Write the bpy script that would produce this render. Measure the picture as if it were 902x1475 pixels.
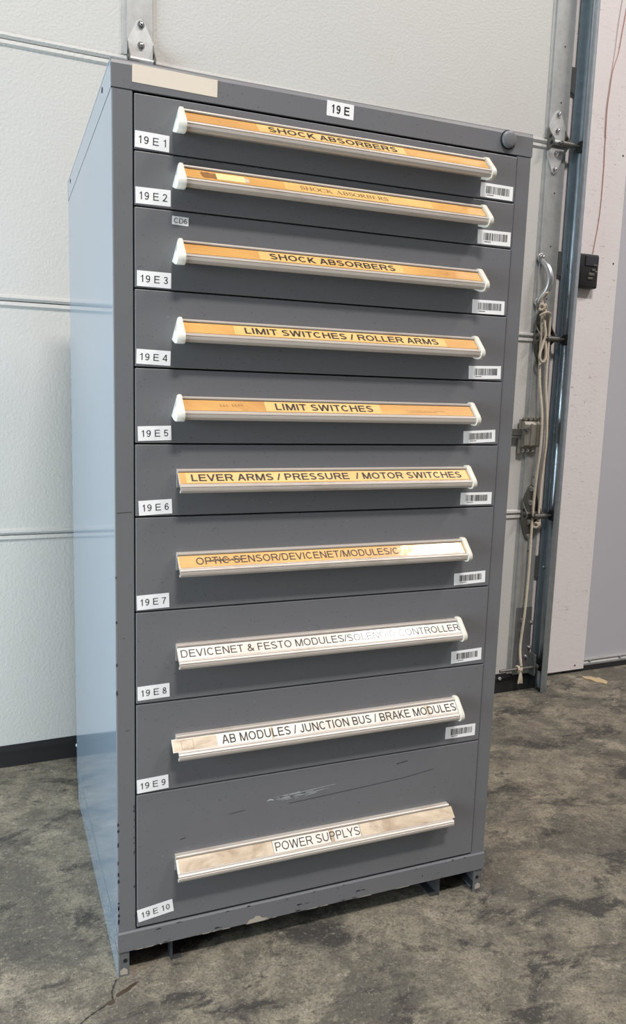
import bpy, bmesh, math, random
from mathutils import Vector, Matrix
random.seed(7)
S = bpy.context.scene
for o in list(bpy.data.objects): bpy.data.objects.remove(o)
C = S.collection

# ------------------------------------------------------------------ camera
cd = bpy.data.cameras.new('camera'); cam = bpy.data.objects.new('camera', cd); C.objects.link(cam)
R_ = Vector((0.9406, -0.3389, 0.0191)); F_ = Vector((0.3371, 0.9311, -0.1389))
def cam_basis(yaw, pit, rol):
    cy, sy, cp, sp, cr, sr = math.cos(yaw), math.sin(yaw), math.cos(pit), math.sin(pit), math.cos(rol), math.sin(rol)
    f = Vector((sy*cp, cy*cp, -sp)); r = Vector((cy, -sy, 0)); u = r.cross(f)
    return cr*r + sr*u, -sr*r + cr*u, f
r, u, f = cam_basis(0.3472, 0.1393, 0.0193)
M = Matrix((r, u, -f)).transposed().to_4x4(); M.translation = Vector((-0.1799, -1.1402, 0.9822))
cam.matrix_world = M
cd.sensor_fit = 'VERTICAL'; cd.sensor_height = 36; cd.sensor_width = 36
cd.lens = 1036.6563/1475*36
cd.shift_x = 87.867/1475; cd.shift_y = 3.14/1475
cd.clip_start = 0.02
S.camera = cam

# ------------------------------------------------------------------ light
w = bpy.data.worlds.new('world'); S.world = w; w.use_nodes = True
nt = w.node_tree; bg = nt.nodes['Background']; bg.inputs[1].default_value = 1.0
tcw = nt.nodes.new('ShaderNodeTexCoord'); sx = nt.nodes.new('ShaderNodeSeparateXYZ'); rm = nt.nodes.new('ShaderNodeValToRGB')
nt.links.new(tcw.outputs['Generated'], sx.inputs[0]); nt.links.new(sx.outputs['Z'], rm.inputs[0]); nt.links.new(rm.outputs[0], bg.inputs[0])
rm.color_ramp.elements[0].position = 0.12; rm.color_ramp.elements[0].color = (0.06, 0.06, 0.065, 1)   # dim hall at eye level
rm.color_ramp.elements[1].position = 0.75; rm.color_ramp.elements[1].color = (0.25, 0.25, 0.26, 1)    # pale ceiling overhead
def area(name, loc, target, sx, sy, power, col, along=None):
    d = bpy.data.lights.new(name, 'AREA'); d.shape = 'RECTANGLE'; d.size = sx; d.size_y = sy; d.energy = power; d.color = col
    o = bpy.data.objects.new(name, d); C.objects.link(o); o.location = loc
    o.rotation_euler = (Vector(target)-Vector(loc)).to_track_quat('-Z', 'Y').to_euler()
    if along:
        z = (Vector(loc)-Vector(target)).normalized(); y = Vector(along); y = (y-z*y.dot(z)).normalized(); x = y.cross(z)
        o.rotation_euler = Matrix((x, y, z)).transposed().to_euler()
    return o
area('ceiling_lamp_front', (0.3, -4.2, 8.5), (0.4, 0, 0.8), 1.8, 0.5, 640, (1.0, 0.955, 0.91))
area('ceiling_lamp_right', (5.75, -3.1, 8.5), (1.5, 0, 0.8), 0.7, 2.0, 380, (1.0, 0.935, 0.895), (1.1, 1.5, 0))
area('daylight_doorway', (-3.2, -0.45, 0.9), (-0.2, 0.85, 0.5), 2.2, 1.8, 225, (0.74, 0.90, 1.0))
S.view_settings.view_transform = 'Standard'; S.view_settings.look = 'None'
S.view_settings.exposure = 0.0; S.view_settings.gamma = 1.0; S.view_settings.use_curve_mapping = False

# ------------------------------------------------------------------ materials
def lin(c):
    return tuple(((v/255)/12.92 if v/255 <= .04045 else ((v/255+.055)/1.055)**2.4) for v in c)
class Mat:
    def __init__(s, name, rgb, rough=.5, metal=0, **kw):
        m = bpy.data.materials.new(name); m.use_nodes = True; s.m = m; s.nt = m.node_tree
        s.b = s.nt.nodes['Principled BSDF']; s.rgb = lin(rgb)
        s.b.inputs['Base Color'].default_value = (*s.rgb, 1); s.b.inputs['Roughness'].default_value = rough
        s.b.inputs['Metallic'].default_value = metal
        for k, v in kw.items(): s.b.inputs[k].default_value = v
        s.col = None; s.tc = s.nt.nodes.new('ShaderNodeTexCoord')
    def n(s, t, **kw):
        x = s.nt.nodes.new(t)
        for k, v in kw.items(): setattr(x, k, v)
        return x
    def L(s, a, b): s.nt.links.new(a, b)
    def mapping(s, scale=(1,1,1), rot=(0,0,0), loc=(0,0,0)):
        mp = s.n('ShaderNodeMapping'); mp.inputs['Scale'].default_value = scale; mp.inputs['Rotation'].default_value = rot; mp.inputs['Location'].default_value = loc
        s.L(s.tc.outputs['Object'], mp.inputs[0]); return mp.outputs[0]
    def noise(s, scale, detail=4, rough=.55, vec=None, dist=0.0):
        x = s.n('ShaderNodeTexNoise'); x.inputs['Scale'].default_value = scale; x.inputs['Detail'].default_value = detail
        x.inputs['Roughness'].default_value = rough; x.inputs['Distortion'].default_value = dist
        s.L(vec if vec is not None else s.tc.outputs['Object'], x.inputs['Vector']); return x.outputs['Fac']
    def ramp(s, fac, p0, p1, v0=0., v1=1.):
        x = s.n('ShaderNodeMapRange'); x.inputs[1].default_value = p0; x.inputs[2].default_value = p1
        x.inputs[3].default_value = v0; x.inputs[4].default_value = v1; x.clamp = True
        s.L(fac, x.inputs[0]); return x.outputs[0]
    def mix(s, fac, rgb, a=None):
        x = s.n('ShaderNodeMix', data_type='RGBA')
        s.L(fac, x.inputs[0])
        if s.col is None: x.inputs[6].default_value = (*s.rgb, 1)
        else: s.L(s.col, x.inputs[6])
        x.inputs[7].default_value = (*lin(rgb), 1); s.col = x.outputs[2]; s.L(s.col, s.b.inputs['Base Color']); return s
    def mul(s, a, b):
        x = s.n('ShaderNodeMath', operation='MULTIPLY'); s.L(a, x.inputs[0]); s.L(b, x.inputs[1]); return x.outputs[0]
    def bump(s, h, strength=.2, dist=.001):
        x = s.n('ShaderNodeBump'); x.inputs['Strength'].default_value = strength; x.inputs['Distance'].default_value = dist
        s.L(h, x.inputs['Height']); s.L(x.outputs[0], s.b.inputs['Normal']); return s
    def rough(s, fac, a, b):
        s.L(s.ramp(fac, .3, .7, a, b), s.b.inputs['Roughness']); return s

def mk_paint(name, rgb, rough=.3):
    m = Mat(name, rgb, rough)
    m.mix(m.ramp(m.noise(2.6, 3), .45, .75, 0, .35), tuple(c*.93 for c in rgb))
    m.mix(m.ramp(m.noise(260, 1), .70, .74, 0, .5), tuple(c*.6 for c in rgb))
    m.bump(m.noise(420, 2), .10, .0006); return m.m
PAINT = mk_paint('grey_enamel', (109, 109, 112), .42)
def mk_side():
    m = Mat('daylit_side_enamel', (118, 130, 142), .10, IOR=1.9)  # same enamel as the fronts, with cool daylight put into the colour
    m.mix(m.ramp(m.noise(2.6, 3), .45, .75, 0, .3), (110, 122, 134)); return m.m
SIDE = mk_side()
DARK = Mat('dark_gap', (14, 14, 15), .8).m
def mk_alu():
    m = Mat('aluminium_extrusion', (198, 189, 180), .42, .35)
    m.mix(m.ramp(m.noise(9, 5, .6, m.mapping((1, 1, 3))), .56, .74, 0, .55), (150, 128, 108))
    m.bump(m.noise(60, 2, .5, m.mapping((.05, 8, 8))), .08, .0004); return m.m
ALU = mk_alu()
CAPW = Mat('milky_plastic', (222, 218, 206), .4, **{'Subsurface Weight': .15, 'Subsurface Radius': (.004, .004, .004)}).m
def mk_paper(name, rgb, stain, amount, sc=7.0):
    m = Mat(name, rgb, .45, **{'Coat Weight': .42, 'Coat Roughness': .10})
    m.mix(m.ramp(m.noise(sc, 5, .6, m.mapping((1, 1, 2.5)), .6), .42, .72, 0, amount), stain)
    m.mix(m.ramp(m.noise(24, 5, .7, m.mapping((1, 1, 2), (0, 0, 0), (3, 1, 2)), .4), .60, .80, 0, amount*.8), tuple(c*.7 for c in stain))
    x = m.n('ShaderNodeBump'); x.inputs['Strength'].default_value = .5; x.inputs['Distance'].default_value = .0014
    m.L(m.noise(16, 3), x.inputs['Height']); m.L(x.outputs[0], m.b.inputs['Coat Normal']); return m.m
AMBER = mk_paper('aged_amber_strip', (222, 170, 92), (180, 120, 56), .85, 5.0)
AMBERL = mk_paper('aged_printed_strip', (236, 194, 122), (216, 162, 86), .7)
WHITEP = mk_paper('white_strip', (226, 219, 212), (196, 170, 140), .5)
TANP = mk_paper('soiled_strip', (208, 190, 166), (140, 112, 84), .85, 14)
CREAM = mk_paper('cream_patch', (240, 220, 160), (226, 200, 140), .3)
SMUDGE = mk_paper('brown_smudge', (150, 104, 58), (100, 66, 38), .8, 40)
INK = Mat('black_print', (44, 36, 26), .5, **{'Coat Weight': .2, 'Coat Roughness': .10}).m
INKP = Mat('pencil_mark', (120, 92, 58), .6).m
INKF = Mat('faded_print', (150, 110, 62), .6).m
STICK = Mat('white_sticker', (246, 245, 245), .5).m
STICKC = Mat('cream_tape', (226, 214, 198), .55); STICKC.mix(STICKC.ramp(STICKC.noise(14, 4), .45, .7, 0, .3), (212, 198, 180)); STICKC = STICKC.m
BLACKINK = Mat('sticker_print', (24, 24, 26), .5).m
SCR = Mat('bare_scratch', (176, 178, 180), .55).m
SCRD = Mat('dark_scratch', (40, 42, 45), .6).m
CHIP = Mat('chipped_primer', (168, 158, 146), .7).m
def mk_galv(name, rgb, rough=.42, metal=.7):
    m = Mat(name, rgb, rough, metal)
    m.mix(m.ramp(m.noise(35, 4, .6), .40, .66, 0, .5), tuple(c*.86 for c in rgb))
    m.mix(m.ramp(m.noise(5, 4, .6), .52, .75, 0, .4), tuple(c*.8 for c in rgb)); return m.m
GALV = mk_galv('galvanised_steel', (172, 172, 170), .5, .5)
GALVL = mk_galv('bright_galvanised_steel', (200, 199, 197), .45, .45)
GALVT = mk_galv('galvanised_track', (178, 188, 194), .30, .88)
STEELD = mk_galv('dull_dark_steel', (112, 110, 106), .45, .7)
BOLT = Mat('zinc_bolt', (214, 214, 214), .22, 1.0).m
RUBBER = Mat('black_rubber', (22, 22, 24), .6).m
BLACKP = Mat('black_plastic', (12, 12, 13), .5).m
BLACKG = Mat('dark_plastic_cover', (42, 42, 48), .2).m
BUTT = Mat('grey_button', (88, 86, 80), .4).m
def mk_door():
    m = Mat('white_steel_door', (188, 186, 182), .5)
    m.mix(m.ramp(m.noise(3, 6, .65), .50, .75, 0, .28), (179, 174, 166))
    m.mix(m.ramp(m.noise(40, 4, .6), .69, .74, 0, .3), (160, 154, 146))
    m.bump(m.noise(130, 3, .6), .55, .0020); return m.m
DOORW = mk_door()
def mk_osb():
    m = Mat('white_painted_board', (216, 210, 210), .55)
    m.mix(m.ramp(m.noise(3, 5, .6), .5, .7, 0, .25), (206, 197, 196))
    v = m.mapping((34, 34, 190), (0, .10, 0))
    cr = m.ramp(m.noise(1.0, 5, .75, v, 1.2), .585, .64)
    ar = m.ramp(m.noise(7, 3, .6), .44, .54)
    m.mix(m.mul(m.mul(cr, ar), m.ramp(m.noise(90, 2), .48, .54)), (140, 124, 118))
    m.bump(m.noise(1.2, 5, .7, m.mapping((30, 30, 90), (0, .3, 0))), .35, .002); return m.m
OSB = mk_osb()
def mk_floor():
    m = Mat('stained_concrete', (132, 124, 108), .8)
    m.mix(m.ramp(m.noise(14, 10, .78), .43, .57, 0, .85), (92, 86, 76))
    m.mix(m.ramp(m.noise(3.4, 12, .70, m.mapping((1, 1.3, 1), (0, 0, .6)), .5), .48, .56, 0, .8), (80, 76, 69))
    m.mix(m.ramp(m.noise(5.0, 12, .74, m.mapping((1, 1.7, 1), (0, 0, -.7), (2.3, 4.1, 0)), .5), .52, .60, 0, .9), (44, 42, 41))
    m.mix(m.ramp(m.noise(4, 12, .76, m.mapping((1, 1.4, 1), (0, 0, .5), (5.3, 1.1, 0)), .4), .55, .64, 0, .6), (168, 158, 138))
    m.mix(m.ramp(m.noise(11, 10, .8, m.mapping((1, 2.2, 1), (0, 0, -.5), (1.3, 7.1, 0)), .4), .57, .63, 0, .8), (42, 40, 39))
    m.mix(m.ramp(m.noise(38, 8, .8, m.mapping((1, 1.8, 1), (0, 0, .5))), .54, .62, 0, .55), (58, 55, 51))
    m.mix(m.ramp(m.noise(34, 8, .8, m.mapping((1, 1.5, 1), (0, 0, .9), (8, 2, 0))), .56, .64, 0, .45), (170, 160, 140))
    m.mix(m.ramp(m.noise(210, 4, .8), .50, .60, 0, .6), (56, 53, 49))
    m.mix(m.ramp(m.noise(150, 4, .8, m.mapping((1, 1, 1), (0, 0, 0), (3, 3, 0))), .58, .66, 0, .40), (186, 176, 156))
    m.bump(m.noise(140, 6, .75), .45, .002)
    return m.m
FLOOR = mk_floor()
CRACK = Mat('floor_crack', (46, 42, 38), .9).m
PUD = Mat('oil_spot', (68, 56, 44), .35).m
GREYD = Mat('grey_blue_panel', (177, 176, 182), .38)
GREYD.mix(GREYD.ramp(GREYD.noise(1.4, 3), .4, .7, 0, .3), (168, 168, 177)); GREYD = GREYD.m
ROPEM = Mat('nylon_rope', (196, 184, 166), .8); ROPEM.mix(ROPEM.ramp(ROPEM.noise(14, 4), .45, .7, 0, .6), (160, 146, 126)); ROPEM = ROPEM.m
WIRE = Mat('red_wire', (182, 128, 118), .5).m
WIREW = Mat('pale_wire', (196, 176, 168), .5).m
SCRAP = Mat('tan_flake', (176, 156, 124), .9).m

# ------------------------------------------------------------------ mesh builder
class MB:
    def __init__(s): s.bm = bmesh.new()
    def _mat(s, faces, mi):
        for fa in faces: fa.material_index = mi
    def box(s, x0, x1, y0, y1, z0, z1, mi=0, bev=0, seg=2):
        b = bmesh.new()
        bmesh.ops.create_cube(b, size=1)
        for v in b.verts: v.co = Vector(((x0+x1)/2+v.co.x*(x1-x0), (y0+y1)/2+v.co.y*(y1-y0), (z0+z1)/2+v.co.z*(z1-z0)))
        if bev: bmesh.ops.bevel(b, geom=b.edges[:], offset=bev, segments=seg, affect='EDGES', profile=.5)
        s.join(b, mi); return s
    def join(s, b, mi=0, M=None):
        vm = {}
        for v in b.verts: vm[v] = s.bm.verts.new(M @ v.co if M else v.co)
        for fa in b.faces:
            try:
                nf = s.bm.faces.new([vm[v] for v in fa.verts]); nf.material_index = mi
            except ValueError: pass
        b.free()
    def prism(s, prof, x0, x1, fn, mi=0, cap=True):
        """extrude a closed 2-D profile; fn(a, b, t) -> 3-D"""
        A = [s.bm.verts.new(fn(a, b, x0)) for a, b in prof]; B = [s.bm.verts.new(fn(a, b, x1)) for a, b in prof]
        n = len(prof); fs = []
        for i in range(n): fs.append(s.bm.faces.new((A[i], A[(i+1) % n], B[(i+1) % n], B[i])))
        if cap: fs.append(s.bm.faces.new(A[::-1])); fs.append(s.bm.faces.new(B))
        s._mat(fs, mi); return s
    def plate(s, pts, y0, y1, mi=0):          # polygon in x,z with thickness in y
        return s.prism(pts, y0, y1, lambda a, b, t: (a, t, b), mi)
    def poly(s, pts, mi=0):
        fa = s.bm.faces.new([s.bm.verts.new(p) for p in pts]); fa.material_index = mi; return s
    def cyl(s, c, r, h, axis='y', mi=0, n=20, r2=None, bev=0):
        b = bmesh.new()
        bmesh.ops.create_cone(b, cap_ends=True, segments=n, radius1=r, radius2=r if r2 is None else r2, depth=h)
        if bev: bmesh.ops.bevel(b, geom=[e for e in b.edges if len(e.link_faces) == 2 and any(len(q.verts) > 4 for q in e.link_faces)], offset=bev, segments=3, affect='EDGES', profile=.5)
        R = {'z': Matrix.Identity(3), 'y': Matrix.Rotation(math.pi/2, 3, 'X'), 'x': Matrix.Rotation(math.pi/2, 3, 'Y')}[axis].to_4x4()
        s.join(b, mi, Matrix.Translation(c) @ R); return s
    def dome(s, c, r, h, mi=0, n=20, k=6):    # dome pointing to -y
        rings = []
        for j in range(k):
            a = j/k*math.pi/2
            rings.append([s.bm.verts.new((c[0]+r*math.cos(a)*math.cos(t), c[1]-h*math.sin(a), c[2]+r*math.cos(a)*math.sin(t))) for t in [2*math.pi*i/n for i in range(n)]])
        top = s.bm.verts.new((c[0], c[1]-h, c[2])); fs = []
        for j in range(k-1):
            for i in range(n): fs.append(s.bm.faces.new((rings[j][i], rings[j][(i+1) % n], rings[j+1][(i+1) % n], rings[j+1][i])))
        for i in range(n): fs.append(s.bm.faces.new((rings[-1][i], rings[-1][(i+1) % n], top)))
        s._mat(fs, mi); return s
    def tube(s, pts, r, n=8, mi=0, cap=True):
        pts = [Vector(p) for p in pts]; rs = r if isinstance(r, (list, tuple)) else [r]*len(pts)
        up = None; rings = []
        for i, p in enumerate(pts):
            t = (pts[min(i+1, len(pts)-1)]-pts[max(i-1, 0)]).normalized()
            if up is None: up = t.orthogonal().normalized()
            up = (up - t*up.dot(t)).normalized(); q = t.cross(up)
            rings.append([s.bm.verts.new(p+(up*math.cos(a)+q*math.sin(a))*rs[i]) for a in [2*math.pi*k/n for k in range(n)]])
        fs = []
        for i in range(len(pts)-1):
            for k in range(n): fs.append(s.bm.faces.new((rings[i][k], rings[i][(k+1) % n], rings[i+1][(k+1) % n], rings[i+1][k])))
        if cap: fs.append(s.bm.faces.new(rings[0][::-1])); fs.append(s.bm.faces.new(rings[-1]))
        s._mat(fs, mi); return s
    def build(s, name, mats, parent=None, smooth=None):
        bmesh.ops.recalc_face_normals(s.bm, faces=s.bm.faces[:])
        me = bpy.data.meshes.new(name); s.bm.to_mesh(me); s.bm.free()
        for m in (mats if isinstance(mats, (list, tuple)) else [mats]): me.materials.append(m)
        if smooth is not None:
            for p in me.polygons: p.use_smooth = True
            me.set_sharp_from_angle(angle=math.radians(smooth))
        o = bpy.data.objects.new(name, me); C.objects.link(o)
        if parent: o.parent = parent
        return o
def empty(name, loc=(0, 0, 0), rz=0, **props):
    o = bpy.data.objects.new(name, None); C.objects.link(o); o.location = loc; o.rotation_euler = (0, 0, rz); o.empty_display_size = .05
    for k, v in props.items(): o[k] = v
    return o
def tag(o, label=None, cat=None, group=None, kind=None):
    for k, v in (('label', label), ('category', cat), ('group', group), ('kind', kind)):
        if v: o[k] = v
    return o
def spline(pts, n=8):
    P = [Vector(p) for p in pts]; out = []
    for i in range(len(P)-1):
        a, b, c, d = P[max(i-1, 0)], P[i], P[i+1], P[min(i+2, len(P)-1)]
        for k in range(n):
            t = k/n
            out.append(.5*((2*b)+(-a+c)*t+(2*a-5*b+4*c-d)*t*t+(-a+3*b-3*c+d)*t**3))
    out.append(P[-1]); return out

# lettering: flat polygons in a 2-D unit frame, fitted to a width and a cap height
def ribbon(V, P, pts, ws):
    base = len(V)
    for i, (x, y) in enumerate(pts):
        a = pts[max(i-1, 0)]; b = pts[min(i+1, len(pts)-1)]
        tx, ty = b[0]-a[0], b[1]-a[1]; l = math.hypot(tx, ty) or 1
        w_ = (ws[i] if isinstance(ws, (list, tuple)) else ws)/2
        V.append((x-ty/l*w_, y+tx/l*w_)); V.append((x+ty/l*w_, y-tx/l*w_))
    for i in range(len(pts)-1): P.append((base+2*i, base+2*i+1, base+2*i+3, base+2*i+2))
ADV = dict(zip('ABCDEFGHIJKLMNOPQRSTUVWXYZ', (667,667,722,722,667,611,778,722,278,500,667,556,833,722,778,667,778,722,667,611,722,667,944,667,667,611)))
def text_polys(txt, bold=0.0, spacing=1.0):
    """grotesque capitals and figures drawn from strokes; cap height 1"""
    V, P = [], []; ox = 0; w = .128+bold; h = w/2; sb = .105-bold*.25
    def quad(*q):
        n = len(V); V.extend((ox+a, b) for a, b in q); P.append(tuple(range(n, n+len(q))))
    def vs(x, y0=0, y1=1): quad((x-h, y0), (x+h, y0), (x+h, y1), (x-h, y1))
    def hs(y, x0, x1): quad((x0, y-h*.92), (x1, y-h*.92), (x1, y+h*.92), (x0, y+h*.92))
    def dg(x0, y0, x1, y1, k=1.0):          # diagonal with level ends
        L_ = math.hypot(x1-x0, y1-y0); q = h*k*L_/abs(y1-y0)
        quad((x0-q, y0), (x0+q, y0), (x1+q, y1), (x1-q, y1))
    def arc(cx, cy, rx, ry, a0, a1, n=14):
        base = len(V)
        for i in range(n+1):
            a = math.radians(a0+(a1-a0)*i/n); c_, s_ = math.cos(a), math.sin(a)
            V.append((ox+cx+(rx+h)*c_, cy+(ry+h*.92)*s_)); V.append((ox+cx+(rx-h)*c_, cy+(ry-h*.92)*s_))
        for i in range(n): P.append((base+2*i, base+2*i+1, base+2*i+3, base+2*i+2))
    for ch in txt:
        A_ = (ADV.get(ch) or {' ': 278, '/': 278, '&': 680}.get(ch, 556))/716*spacing; l = sb+h; r = A_-sb*.75-h; m_ = A_/2; v = h*.92
        if ch == 'A': dg(.02+h, 0, m_-h*.2, 1); dg(A_-.02-h, 0, m_+h*.2, 1); hs(.335, .26, A_-.26)
        elif ch in 'BPR':
            vs(l); yb = .5 if ch != 'P' else .45; rx = .2
            cy = (1-v+yb)/2; ry = (1-v-yb)/2; xx = r-.18-(.03 if ch == 'B' else 0)
            hs(1-v, l, xx); hs(yb, l, xx); arc(xx, cy, .18, ry, 90, -90)
            if ch == 'B': xx = r-.19; hs(v, l, xx); hs(yb, l, xx); arc(xx, (yb+v)/2, .19, (yb-v)/2, 90, -90)
            if ch == 'R': dg(r+.02, 0, r-.24, yb, 1.05)
        elif ch == 'C': arc(m_, .5, m_-.07-h, .5-v, 40, 320, 22)
        elif ch == 'G': arc(m_-.01, .5, m_-.08-h, .5-v, 42, 325, 22); vs(r, .13, .47); hs(.43, m_, r+h)
        elif ch == 'D': vs(l); xx = r-.30; hs(1-v, l, xx); hs(v, l, xx); arc(xx, .5, .30, .5-v, 90, -90, 18)
        elif ch in 'EF':
            vs(l); hs(1-v, l, r+h-.01); hs(.52, l, r+h-.05)
            if ch == 'E': hs(v, l, r+h+.02)
        elif ch == 'H': vs(l); vs(r); hs(.53, l, r)
        elif ch == 'I': vs(m_)
        elif ch == 'J': vs(r, .27, 1); arc((r+.05+h)/2, .27, (r-.05-h)/2, .27-v, 180, 360)
        elif ch == 'K': vs(l); dg(l, .30, r-.03, 1); dg(l+.17, .52, r+.03, 0, 1.05) if False else dg(r+.03, 0, l+.16, .56, 1.05)
        elif ch == 'L': vs(l); hs(v, l, r+h)
        elif ch == 'M': vs(l); vs(r); dg(m_, 0, l+.02, 1, .95); dg(m_, 0, r-.02, 1, .95)
        elif ch == 'N': vs(l); vs(r); dg(r, 0, l, 1)
        elif ch == 'O' or ch == 'Q': arc(m_, .5, m_-.065-h, .5-v, 0, 360, 28); (ch == 'Q' and dg(A_-.08, 0, m_+.05, .25))
        elif ch == 'S':
            rx = m_-.075-h; arc(m_, .745, rx*.93, .255-v, 25, 180, 12); arc(m_, .265, rx, .265-v, -160, 0, 12)
            ribbon(V, P, [(ox+m_-rx*.93, .745), (ox+m_-rx*.82, .655), (ox+m_-rx*.5, .58), (ox+m_, .525), (ox+m_+rx*.55, .455), (ox+m_+rx*.9, .37), (ox+m_+rx, .265)], w)
        elif ch == 'T': vs(m_); hs(1-v, .04, A_-.04)
        elif ch == 'U': vs(l, .35, 1); vs(r, .35, 1); arc(m_, .35, m_-l, .35-v, 180, 360, 16)
        elif ch == 'V': dg(m_, 0, .02+h, 1); dg(m_, 0, A_-.02-h, 1)
        elif ch == 'W':
            dg(A_*.27, 0, .03+h, 1); dg(A_*.27, 0, m_, 1); dg(A_*.73, 0, m_, 1); dg(A_*.73, 0, A_-.03-h, 1)
        elif ch == 'X': dg(.03+h, 0, A_-.03-h, 1); dg(A_-.03-h, 0, .03+h, 1)
        elif ch == 'Y': vs(m_, 0, .45); dg(m_, .42, .02+h, 1); dg(m_, .42, A_-.02-h, 1)
        elif ch == 'Z': hs(1-v, .06, A_-.05); hs(v, .05, A_-.04); dg(.06+h, v, A_-.06-h, 1-v)
        elif ch == '/': dg(.03, 0, A_-.03, 1, .85)
        elif ch == '&':
            arc(m_-.05, .77, .14, .23-v, -30, 210, 14); arc(m_-.08, .26, .24, .26-v, 100, 330, 16); dg(A_-.03-h, 0, m_-.20, .72, 1.0); ribbon(V, P, [(ox+m_+.08, .69), (ox+m_-.02, .58), (ox+m_-.14, .49)], w); ribbon(V, P, [(ox+A_-.10, .40), (ox+A_-.17, .22), (ox+A_-.27, .12)], w)
        elif ch == '1': vs(m_+.05); dg(m_-.19, .72, m_+.05, .95, .7)
        elif ch == '2': arc(m_, .72, m_-.09-h, .28-v, 170, -20, 14); hs(v, .06, A_-.07); ribbon(V, P, [(ox+m_+(m_-.09-h)*.94, .63), (ox+m_+.05, .40), (ox+.12, .05)], w)
        elif ch == '3': arc(m_-.01, .75, m_-.12-h, .25-v, 165, -90, 14); arc(m_-.01, .265, m_-.09-h, .265-v, 90, -165, 14); hs(.525, m_-.08, m_+.02)
        elif ch == '4': vs(A_-.20); hs(.28, .05, A_-.04); dg(.06+h, .28, A_-.22, 1, .85)
        elif ch == '5': arc(m_, .325, m_-.09-h, .325-v, 140, -165, 16); hs(1-v, .17, A_-.10); dg(.10+h, .44, .17+h, 1)
        elif ch == '6': arc(m_, .32, m_-.09-h, .32-v, 0, 360, 20); arc(m_+.03, .5, m_-.07-h, .5-v, 45, 190, 14)
        elif ch == '7': hs(1-v, .07, A_-.06); ribbon(V, P, [(ox+A_-.13, .93), (ox+m_+.02, .5), (ox+m_-.09, 0)], w)
        elif ch == '8': arc(m_, .755, m_-.14-h, .245-v, 0, 360, 18); arc(m_, .27, m_-.09-h, .27-v, 0, 360, 18)
        elif ch == '9': arc(m_, .68, m_-.09-h, .32-v, 0, 360, 20); arc(m_-.03, .5, m_-.07-h, .5-v, 225, 370, 14)
        elif ch == '0': arc(m_, .5, m_-.09-h, .5-v, 0, 360, 24)
        ox += A_
    return V, P
def fit(V, w, h, cap=None):
    xs = [v[0] for v in V]; ys = [v[1] for v in V]
    x0, x1 = min(xs), max(xs); y0, y1 = min(ys), max(ys)
    return [((x-(x0+x1)/2)/(x1-x0)*w, (y-(y0+y1)/2)/(y1-y0)*h) for x, y in V]
def add_polys(mb, V, P, fn, mi):
    vs = [mb.bm.verts.new(fn(a, b)) for a, b in V]
    for p in P:
        try: fa = mb.bm.faces.new([vs[i] for i in p]); fa.material_index = mi
        except ValueError: pass
def serif_text(txt):
    V, P = [], []; ox = 0; TK, TN = .12, .04
    def bar(x0, y0, x1, y1, w_): ribbon(V, P, [(ox+x0, y0), (ox+x1, y1)], w_)
    def foot(x, y, l=.11): bar(x-l, y, x+l, y, .035)
    def stem(x): bar(x, 0, x, 1, TK); foot(x, .017); foot(x, .983)
    def arc(cx, cy, rx, ry, a0, a1, n=16, thick=TK):
        pts, ws = [], []
        for i in range(n+1):
            a = math.radians(a0+(a1-a0)*i/n); pts.append((ox+cx+rx*math.cos(a), cy+ry*math.sin(a))); ws.append(TN+(thick-TN)*abs(math.cos(a)))
        ribbon(V, P, pts, ws)
    for ch in txt:
        if ch == 'S':
            arc(.27, .75, .19, .23, 20, 250); arc(.27, .27, .2, .25, 75, -160); bar(.45, .98, .45, .74, .03); bar(.06, .28, .06, 0.02, .03); bar(.2, .53, .34, .47, TK); wd = .55
        elif ch == 'H': stem(.16); stem(.62); bar(.16, .5, .62, .5, TN); wd = .8
        elif ch == 'O': arc(.38, .5, .32, .48, 0, 360, 24); wd = .78
        elif ch == 'C': arc(.38, .5, .32, .48, 40, 322, 24); bar(.64, .98, .64, .68, .03); wd = .72
        elif ch == 'K': stem(.16); bar(.18, .4, .6, .98, TN); bar(.3, .55, .64, .02, TK); foot(.62, .983); foot(.66, .017); wd = .78
        elif ch == 'A': bar(.1, 0, .37, .99, TN); bar(.36, .99, .64, 0, TK); bar(.2, .34, .54, .34, TN); foot(.1, .017, .09); foot(.65, .017); wd = .78
        elif ch == 'B': stem(.16); arc(.3, .755, .22, .23, 90, -90); arc(.3, .27, .27, .255, 90, -90); bar(.16, .98, .3, .98, TN); bar(.16, .52, .3, .52, TN); bar(.16, .018, .3, .018, TN); wd = .68
        elif ch == 'R': stem(.16); arc(.3, .745, .23, .235, 90, -90); bar(.16, .98, .3, .98, TN); bar(.16, .51, .3, .51, TN); bar(.34, .5, .6, .02, TK); foot(.63, .017, .08); wd = .72
        elif ch == 'E': stem(.16); bar(.16, .98, .54, .98, TN); bar(.16, .51, .44, .51, TN); bar(.16, .018, .56, .018, TN); bar(.54, .98, .54, .8, .03); bar(.56, .02, .56, .22, .03); bar(.44, .42, .44, .6, .03); wd = .66
        else: wd = .35
        ox += wd
    return V, P

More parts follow.
